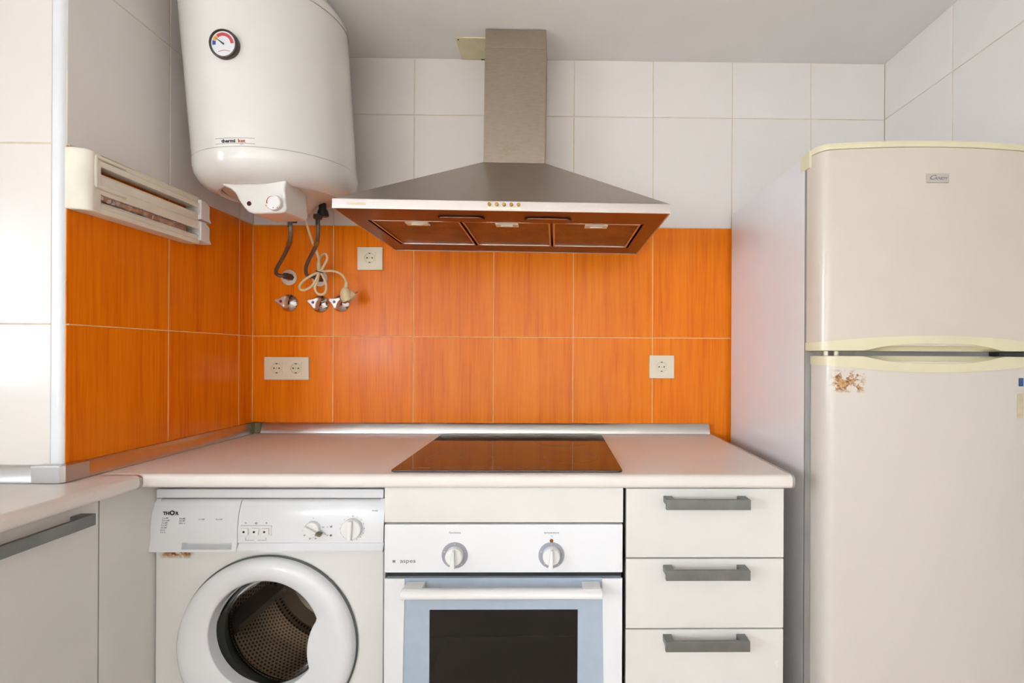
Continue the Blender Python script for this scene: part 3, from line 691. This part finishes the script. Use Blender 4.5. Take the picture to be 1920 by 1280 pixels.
# brand mark, bent round the tank
def bend(g, x0):
    out = []
    for x, y, z in g.v:
        a = (x - HX) / R; rr = R + (HY - R - y) + .0003; out.append((HX + rr * math.sin(a), HY - rr * math.cos(a), z))
    g.v = out; return g
ly = HY - R; lx = HX + .006; lz = 1.7865
g = G(); letter(g, 'thermi', .0125, lx - .0150, ly, lz, bold=.0004, sx=1.12)
for zz in (lz + .0078, lz - .0062):
    for k in range(12): g.box(lx - .052 + k * .0087, lx - .052 + (k + 1) * .0087, ly - .0002, ly + .0003, zz - .0003, zz + .0003)
part('brand_lettering', bend(g, lx), 'print_black', WH, 'black start of the brand name between two lines')
g = G(); letter(g, 'ket', .0125, lx + .0195, ly, lz, bold=.0003, sx=1.12); part('brand_lettering', bend(g, lx), 'print_red', WH, 'red end of the brand name')
g = G(); letter(g, 'c.b.c.', .005, lx + .020, ly, lz - .0085); part('brand_lettering', bend(g, lx), 'print_grey', WH)
# control box under the tank
yb = -.430
CB = lambda x, z: (x * .9775, 1.2 + (z - 1.2) * .9775 + .007)
poly = [(-.966, 1.703), (-.962, 1.690), (-.940, 1.680), (-.928, 1.668), (-.917, 1.643), (-.905, 1.624), (-.893, 1.612), (-.880, 1.6075), (-.800, 1.6075), (-.789, 1.611), (-.784, 1.620), (-.784, 1.676), (-.780, 1.690), (-.778, 1.703)]
poly = [CB(x - .004, z + .004) for x, z in poly]
cb = part('control_box', G().prism(poly, 'y', yb, -.31, .006, 3), 'heater_white', WH, 'white moulded control box')
kx, kz = CB(-.818, 1.6395)
kn = part('thermostat_knob', G().lathe([(0, yb - .014), (.0195, yb - .014), (.0215, yb - .012), (.0225, yb + .002)], (kx, 0, kz), 'y', 36), 'knob_white', cb)
v = []; f = []
for i in range(17):
    a = math.radians(195 - 135 * i / 16); w_ = .0032 * (1 - i / 17)
    for r in (.0165 - w_, .0165): v.append((kx + r * math.cos(a), yb - .0146, kz + r * math.sin(a)))
for i in range(16): f.append((2 * i, 2 * i + 2, 2 * i + 3, 2 * i + 1))
part('red_scale', G().add(v, f), 'print_red', kn)
for dx, dz in ((.0015, -.0155), (.0125, -.0155), (-.018, -.009)): part('knob_mark', G().box(kx + dx - .001, kx + dx + .001, yb - .0146, yb - .0138, kz + dz - .0015, kz + dz + .0015), 'print_red', kn)
part('indicator_lamp', G().lathe([(0, yb - .003), (.004, yb - .0025), (.0065, yb - .0005), (.0065, yb + .002)], (*CB(-.893, 1.6405)[:1], 0, CB(-.893, 1.6405)[1]), 'y', 20), 'lamp_red', cb)
for bx in (-.79, -.99): part('wall_bracket', G().box(bx, bx + .037, -.075, -.004, 2.03, 2.10, .003), 'heater_white', WH)
# water connections (one black dielectric sleeve)
hA = Vector((-.872, -.205, 1.640)); hB = Vector((-.775, -.205, 1.645))
part('pipe_stub', G().lathe([(.009, 1.63), (.009, 1.665)], (hA.x, hA.y, 0), 'z', 16), 'dark_metal', WH)
part('dielectric_sleeve', G().lathe([(.012, 1.69), (.012, 1.672), (.017, 1.662), (.018, 1.650), (.015, 1.647), (0, 1.647)], (hB.x, hB.y, 0), 'z', 20), 'black_plastic', WH, 'black sleeve on the water pipe')

# hoses, wall rosettes, stop valves -------------------------------------------------
def hose(pts, org, label):
    h = thing('flexible_hose', org, label, 'hose', 'water heater hoses')
    part('braided_tube', G().tube(pts, .0062, 12), 'braided_hose', h)
    p0 = pts[0]
    part('union_nut', G().lathe([(0, p0[2] + .012), (.0145, p0[2] + .012), (.0155, p0[2] + .009), (.0155, p0[2] + .001), (.013, p0[2] - .002), (.0075, p0[2] - .003), (.0075, p0[2] - .022)], (p0[0], p0[1], 0), 'z', 6), 'dark_metal', h, angle=20)
    a, b = Vector(pts[3]), Vector(pts[4]); d = (b - a).normalized()
    part('crimp_sleeve', G().tube([a - d * .006, a + d * .012], .0082, 12, sub=1), 'brass', h)
    e = pts[-1]
    part('elbow', G().lathe([(0, e[1] - .010), (.0105, e[1] - .010), (.0125, e[1] - .007), (.0125, -.006)], (e[0], 0, e[2]), 'y', 6), 'dark_metal', h)
    return h

hose([(-.876, -.205, 1.641), (-.874, -.205, 1.627), (-.875, -.2, 1.604), (-.89, -.18, 1.575), (-.91, -.16, 1.555), (-.943, -.13, 1.53), (-.984, -.09, 1.508), (-1.001, -.07, 1.497), (-1.005, -.06, 1.487), (-.999, -.052, 1.4835), (-.990, -.045, 1.484), (-.985, -.035, 1.4845)], (-.995, 0, 1.485), 'grey braided hose to the rosette nearest the wall corner')
hose([(-.784, -.205, 1.647), (-.783, -.205, 1.631), (-.785, -.2, 1.604), (-.799, -.18, 1.576), (-.818, -.16, 1.555), (-.849, -.13, 1.533), (-.883, -.09, 1.512), (-.895, -.07, 1.498), (-.897, -.06, 1.486), (-.890, -.052, 1.482), (-.880, -.045, 1.481), (-.873, -.035, 1.480)], (-.88, 0, 1.482), 'grey braided hose hanging from the black sleeve behind the coiled cable')
for x, z, lb in ((-.995, 1.485, 'white round pipe rosette nearest the wall corner'), (-.880, 1.482, 'white round pipe rosette behind the coiled cable')):
    single('pipe_rosette', G().lathe([(.013, -.0062), (.022, -.0055), (.0285, -.003), (.0292, -.0006), (.012, -.0006)], (x, 0, z), 'y', 36), 'rosette_white', (x, 0, z), lb, 'rosette', 'white pipe rosettes')
for x, z, dot, lb, rz in ((-.993, 1.390, 'dot_red', 'chrome stop valve with red dot, nearest the wall corner', 8), (-.877, 1.3865, 'dot_blue', 'chrome stop valve with blue dot, middle one of the three', -3), (-.800, 1.389, 'dot_blue', 'chrome stop valve with blue dot, partly behind the hanging plug', -10)):
    va = thing('stop_valve', (x, 0, z), lb, 'valve', 'chrome stop valves')
    part('escutcheon', G().lathe([(.0325, -.0006), (.0325, -.003), (.030, -.007), (.022, -.0125), (.014, -.016), (.0115, -.020)], (x, 0, z), 'y', 36), 'chrome', va)
    part('stem', G().lathe([(.0105, -.014), (.0105, -.040)], (x, 0, z), 'y', 20), 'dark_metal', va)
    tri = []
    for k in range(3):
        a0 = math.radians(rz + 90 + 75 + 120 * k)
        for j in range(-3, 4):
            a = a0 + j * .17; rr = .0262 - .0010 * j * j; tri.append((rr * math.cos(a), rr * math.sin(a)))
    g = G(); nn = len(tri); vs = []; fs = []
    for sc, y in ((.5, -.030), (.92, -.033), (1.0, -.037), (1.0, -.047), (.92, -.053), (.74, -.0560)):
        vs += [(x + p[0] * sc, y, z + p[1] * sc) for p in tri]
    for r in range(5):
        for k in range(nn): fs.append((r * nn + k, r * nn + (k + 1) % nn, (r + 1) * nn + (k + 1) % nn, (r + 1) * nn + k))
    fs += [tuple(range(nn)), tuple(5 * nn + k for k in range(nn))]
    kn = part('knob', g.add(vs, fs), 'chrome_satin', va, 'chrome three-cornered knob', angle=40)
    part('colour_dot', G().lathe([(0, -.0580), (.0045, -.0577), (.0055, -.0555)], (x, 0, z), 'y', 18), dot, kn)

# heater cable, coiled and tied, with its plug
PC = thing('power_cable', (-.848, -.05, 1.495), 'cream power cable coiled in loops with a plug hanging free', 'cable')
rc = .0042
part('cord', G().tube([(-.834, -.2, 1.664), (-.834, -.18, 1.637), (-.843, -.13, 1.594), (-.844, -.1, 1.569), (-.846, -.075, 1.535), (-.851, -.062, 1.497)]
    + [(-.8555, -.064, 1.526), (-.842, -.066, 1.553), (-.826, -.068, 1.56), (-.819, -.07, 1.543), (-.83, -.07, 1.519), (-.845, -.07, 1.496)]
    + [(-.874, -.072, 1.481), (-.904, -.075, 1.458), (-.913, -.078, 1.436), (-.898, -.08, 1.427), (-.872, -.08, 1.439), (-.855, -.078, 1.463), (-.846, -.074, 1.492)]
    + [(-.852, -.072, 1.465), (-.86, -.075, 1.437), (-.849, -.078, 1.416), (-.831, -.078, 1.413), (-.82, -.076, 1.425), (-.821, -.074, 1.453), (-.835, -.07, 1.481), (-.842, -.066, 1.494)]
    + [(-.829, -.066, 1.4975), (-.802, -.066, 1.499), (-.776, -.07, 1.491), (-.756, -.075, 1.474), (-.745, -.08, 1.450)], rc, 10), 'cable_cream', PC)
part('cable_tie', G().tube([(-.848 + .0115 * math.cos(a), -.0685 + .0115 * math.sin(a), 1.4945 - .003 * math.cos(a)) for a in [k * PI / 8 for k in range(16)]], .0018, 6, True, 1), 'black_plastic', PC, 'thin black tie')
pl = part('plug', G().tube([(-.745, -.080, 1.455), (-.7455, -.081, 1.447), (-.746, -.082, 1.436)], lambda u: .0055 + .002 * u, 14, sub=2)
    .tube([(-.746, -.082, 1.438), (-.747, -.082, 1.428), (-.747, -.081, 1.415), (-.745, -.079, 1.402), (-.742, -.076, 1.394)], lambda u: .007 + .0125 * math.sin(min(1, u * 1.5) * PI / 2), 18, sub=3), 'cable_cream', PC, 'cream moulded plug')
M = Matrix.Translation((-.738, -.070, 1.408)) @ Matrix.Rotation(math.radians(-30), 4, 'Z') @ Matrix.Rotation(math.radians(35), 4, 'X')
part('plug_face', G().lathe([(0, -.010), (.0165, -.010), (.0185, -.007), (.0185, .010), (.017, .013), (0, .013)], (0, 0, 0), 'y', 24).xf(M), 'cable_cream', pl)
for sgn in (-1, 1): part('pin', G().lathe([(.0022, .012), (.0022, .030), (0, .0305)], (sgn * .0095, 0, 0), 'y', 10).xf(M), 'chrome', pl)

# ------------------------------------------------------------------ sockets
def socket(x0, x1, z0, z1, centres, lb):
    sk = thing('power_socket', ((x0 + x1) / 2, 0, (z0 + z1) / 2), lb, 'socket', 'wall sockets')
    part('frame', G().box(x0, x1, -.0105, -.0003, z0, z1, .0015), 'socket_cream', sk)
    for cx, cz in centres:
        n = 32; h = .0225; r = .0195; vs = []; fs = []
        for i in range(n):
            a = 2 * PI * i / n; c, s_ = math.cos(a), math.sin(a); k = h / max(abs(c), abs(s_))
            for rr, y in ((k, -.0100), (k, -.0120), (r, -.0120), (r - .001, -.0108), (r - .0015, .004)): vs.append((cx + rr * c, y, cz + rr * s_))
        for i in range(n):
            j = (i + 1) % n
            for q_ in range(4): fs.append((i * 5 + q_, j * 5 + q_, j * 5 + q_ + 1, i * 5 + q_ + 1))
        ins = part('insert', G().add(vs, fs), 'socket_cream', sk)
        part('well', G().lathe([(0, -.0106), (.0178, -.0106), (.0190, -.0118)], (cx, 0, cz), 'y', 28), 'cream_plastic', ins)
        for dx in (-.0095, .0095): part('pin_hole', G().lathe([(0, -.0112), (.0027, -.0112), (.0027, -.0100)], (cx + dx, 0, cz), 'y', 14), 'black_plastic', ins)
        for dz in (-.0169, .0169): part('earth_clip', G().box(cx - .003, cx + .003, -.0122, -.0104, cz + dz - .0019, cz + dz + .0019, .0005), 'dark_metal', ins)
        part('screw', G().lathe([(0, -.0111), (.0016, -.0111), (.0016, -.0100)], (cx, 0, cz), 'y', 10), 'brass', ins)
socket(-.737, -.644, 1.514, 1.599, [(-.691, 1.5585)], 'cream single power socket just below the hood, left end')
socket(-1.080, -.916, 1.103, 1.188, [(-1.0335, 1.146), (-.9625, 1.146)], 'cream double power socket low on the orange tiles')
socket(.357, .450, 1.114, 1.200, [(.4025, 1.157)], 'cream single power socket beside the refrigerator side')

# ------------------------------------------------------------------ foil dispenser on the left wall
FD = thing('foil_dispenser', (XL, -.43, 1.61), 'cream plastic foil and film dispenser on the left wall', 'dispenser')
xf = XL + .044; yn = -.6615; yf2 = -.305
part('end_block', G().prism([(XL + .0003, yn), (XL + .020, yn + .001), (xf - .006, yn + .008), (xf, yn + .016), (xf + .002, -.640), (xf, -.622), (XL + .0003, -.622)], 'z', 1.532, 1.676, .005, 3), 'dispenser_cream', FD, angle=50)
def rail(z0, z1, nm):
    zm = (z0 + z1) / 2
    part(nm, G().prism([(XL + .012, z0), (xf - .002, z0), (xf, z0 + .003), (xf, zm - .002), (xf - .004, zm + .001), (xf - .004, z1 - .004), (xf - .001, z1 - .002), (xf - .003, z1), (XL + .012, z1)], 'y', -.6225, yf2 - .012), 'dispenser_cream', FD)
rail(1.644, 1.675, 'top_rail'); rail(1.578, 1.627, 'middle_rail'); rail(1.533, 1.560, 'bottom_rail')
for za, zb in ((1.666, 1.674), (1.534, 1.542)): part('back_rail', G().box(XL + .0003, XL + .012, -.622, -.32, za, zb), 'dispenser_cream', FD)
part('raised_lip', G().tube([(xf + .001, -.56, 1.664), (xf + .001, -.628, 1.664), (xf + .001, -.635, 1.657), (xf + .001, -.635, 1.600), (xf + .001, -.628, 1.593), (xf + .001, -.56, 1.592)], .004, 8, sub=3), 'dispenser_cream', FD)
for z0, z1 in ((1.606, 1.668), (1.541, 1.603)):
    part('end_clip', G().prism([(-.318, z1), (-.300, z1 + .001), (-.282, z1 - .012), (-.282, z0 + .014), (-.274, z0), (-.318, z0 + .003)], 'x', XL + .002, xf + .006, .003), 'knob_white', FD, 'white end clip')
# crumpled foil edge in the lower slot
vs = []; fs = []; n = 46
for i in range(n):
    y = -.621 + i * .265 / (n - 1)
    for j in range(4): vs.append((xf - .004 - .006 * j / 3 + random.uniform(-.0025, .0025), y + random.uniform(-.002, .002), 1.580 - j * .0055 + random.uniform(-.0015, .0015) - .004 * (i / n)))
for i in range(n - 1):
    for j in range(3): fs.append((i * 4 + j, i * 4 + j + 1, i * 4 + 5 + j, i * 4 + 4 + j))
o = part('foil_edge', G().add(vs, fs), 'foil', FD, 'crumpled foil edge', angle=10)
md = o.modifiers.new('thick', 'SOLIDIFY'); md.thickness = .0006

# ------------------------------------------------------------------ refrigerator
FX0, FX1 = .661, 1.232; FC = .947
FR = thing('refrigerator', (FC, -.27, 0), 'tall white two-door refrigerator with yellowed handle bands', 'refrigerator')
part('body', G().box(FX0, FX1, -.522, -.02, .03, 1.729, .003), 'appliance_white', FR)
part('body_rim', G().box(FX0 + .001, FX1 - .001, -.527, -.520, .05, 1.70), 'fridge_gap', FR)
for x in (.70, 1.19):
    for y in (-.48, -.08): part('foot', G().lathe([(0, 0), (.018, 0), (.018, .02), (.01, .022), (.01, .032)], (x, y, 0), 'z', 14), 'black_plastic', FR)
part('top_hinge', G().box(FX0 - .001, FX0 + .012, -.545, -.500, 1.690, 1.735, .003), 'fridge_trim', FR)
def plan(x0, off=0.0):
    x1 = 2 * FC - x0; P = []
    for k in range(9):
        a = PI / 2 * k / 8; P.append((x0 + .032 - (.032 + off) * math.cos(a), -.528 - (.056 + off) * math.sin(a)))
    for k in range(1, 24):
        u = -1 + 2 * k / 24; P.append((FC + u * (x1 - x0 - .064) / 2, -.584 - off - .020 * (1 - u * u)))
    for k in range(9):
        a = PI / 2 * (1 - k / 8); P.append((x1 - .032 + (.032 + off) * math.cos(a), -.528 - (.056 + off) * math.sin(a)))
    return P
stain('fridge_door_worn', (213, 203, 192), (-.245, -.175, 1.112, 1.163), [(.49, (0, 0, 0)), (.53, (1, 1, 1))], 34, rough=.3, freq=(1, 1, 1.3))
simple('fridge_white', (212, 199, 184), .28, var=.012, coat=.3)
def band(x0, zo_edge, zo_mid, zi, nm, parent):
    # handle band along the edge zi of a door; its other edge is bowed from zo_edge to zo_mid; the pocket is scooped out at zi
    O = plan(x0, .0022); I = plan(x0, -.026); vs = []; fs = []; hw = (2 * FC - 2 * x0) / 2; s_ = 1 if zo_mid > zi else -1
    for (ox, oy), (ix, iy) in zip(O, I):
        u = (ox - FC) / hw; ze = zo_edge + (zo_mid - zo_edge) * max(0, 1 - u * u)
        w_ = abs(ox - FC) / .172; pk = s_ * .0175 * max(0, 1 - w_ ** 3.2) if w_ < 1 else 0
        zp = zi + pk
        mx, my = ox + (ix - ox) * .75, oy + (iy - oy) * .75
        vs += [(ox, oy, ze), (ox, oy, zp + s_ * .001), (ox + (mx - ox) * .5, oy + (my - oy) * .5, zi + pk * .75), (mx, my, zi), (ix, iy, zi), (ix, iy, ze)]
    n = len(O)
    for i in range(n - 1):
        for k in range(6): fs.append((i * 6 + k, i * 6 + (k + 1) % 6, (i + 1) * 6 + (k + 1) % 6, (i + 1) * 6 + k))
    fs += [tuple(range(6)), tuple((n - 1) * 6 + k for k in range(6))]
    return part(nm, G().add(vs, fs), 'fridge_trim', parent, 'yellowed cream handle band', angle=28)
XU, XW = .664, .677
ud = part('upper_door', G().prism(plan(XU), 'z', 1.226, 1.719, .001), 'fridge_white', FR)
part('top_trim', G().prism(plan(XU, .001), 'z', 1.7195, 1.7365, .004), 'fridge_trim', ud)
band(XU, 1.235, 1.2515, 1.2132, 'handle_band', ud)
ldr = part('lower_door', G().prism(plan(XW), 'z', .06, 1.188, .001), 'fridge_door_worn', FR, 'white lower door with brown peeled patch')
band(XW, 1.178, 1.161, 1.2012, 'handle_band', ldr)
part('door_gap', G().box(XW + .005, 2 * FC - XW - .005, -.560, -.523, 1.199, 1.2155), 'fridge_gap', FR)
for x in (.690, .716): part('stop_peg', G().lathe([(0, 1.2016), (.0055, 1.2016), (.0055, 1.2128), (0, 1.2128)], (x, -.572, 0), 'z', 14), 'cream_plastic', FR)
part('middle_hinge', G().box(1.12, 1.215, -.588, -.54, 1.2025, 1.2118, .001), 'black_plastic', FR)
bd = part('badge', G().box(FC - .028, FC + .028, -.6075, -.6035, 1.6305, 1.6535, .0015), 'badge_grey', ud)
g = G(); letter(g, 'C', .017, FC - .0165, -.6076, 1.6425, bold=.0002, shear=.4, sx=1.3); letter(g, 'ANDY', .0095, FC + .0055, -.6076, 1.6405, bold=.0002, shear=.4, sx=1.25)
part('badge_lettering', g, 'print_grey', bd)
def sticker(nm, x0, x1, z0, z1, mt, lb):
    yy = lambda x: -.584 - .020 * (1 - ((x - FC) / (FC - XW - .032)) ** 2) - .0004
    vs = []; fs = []
    for k in range(7):
        x = x0 + (x1 - x0) * k / 6
        for y in (yy(x), yy(x) - .0004): vs += [(x, y, z0), (x, y, z1)]
    for k in range(6):
        b = k * 4; fs += [(b, b + 1, b + 5, b + 4), (b + 2, b + 6, b + 7, b + 3), (b, b + 4, b + 6, b + 2), (b + 1, b + 3, b + 7, b + 5)]
    part(nm, G().add(vs, fs), mt, ldr, lb)
sticker('label_patch', 1.172, 1.186, 1.126, 1.147, 'label_blue', 'blue label fragment')
sticker('label_patch', 1.168, 1.186, 1.045, 1.108, 'label_tan', 'faded tan label')
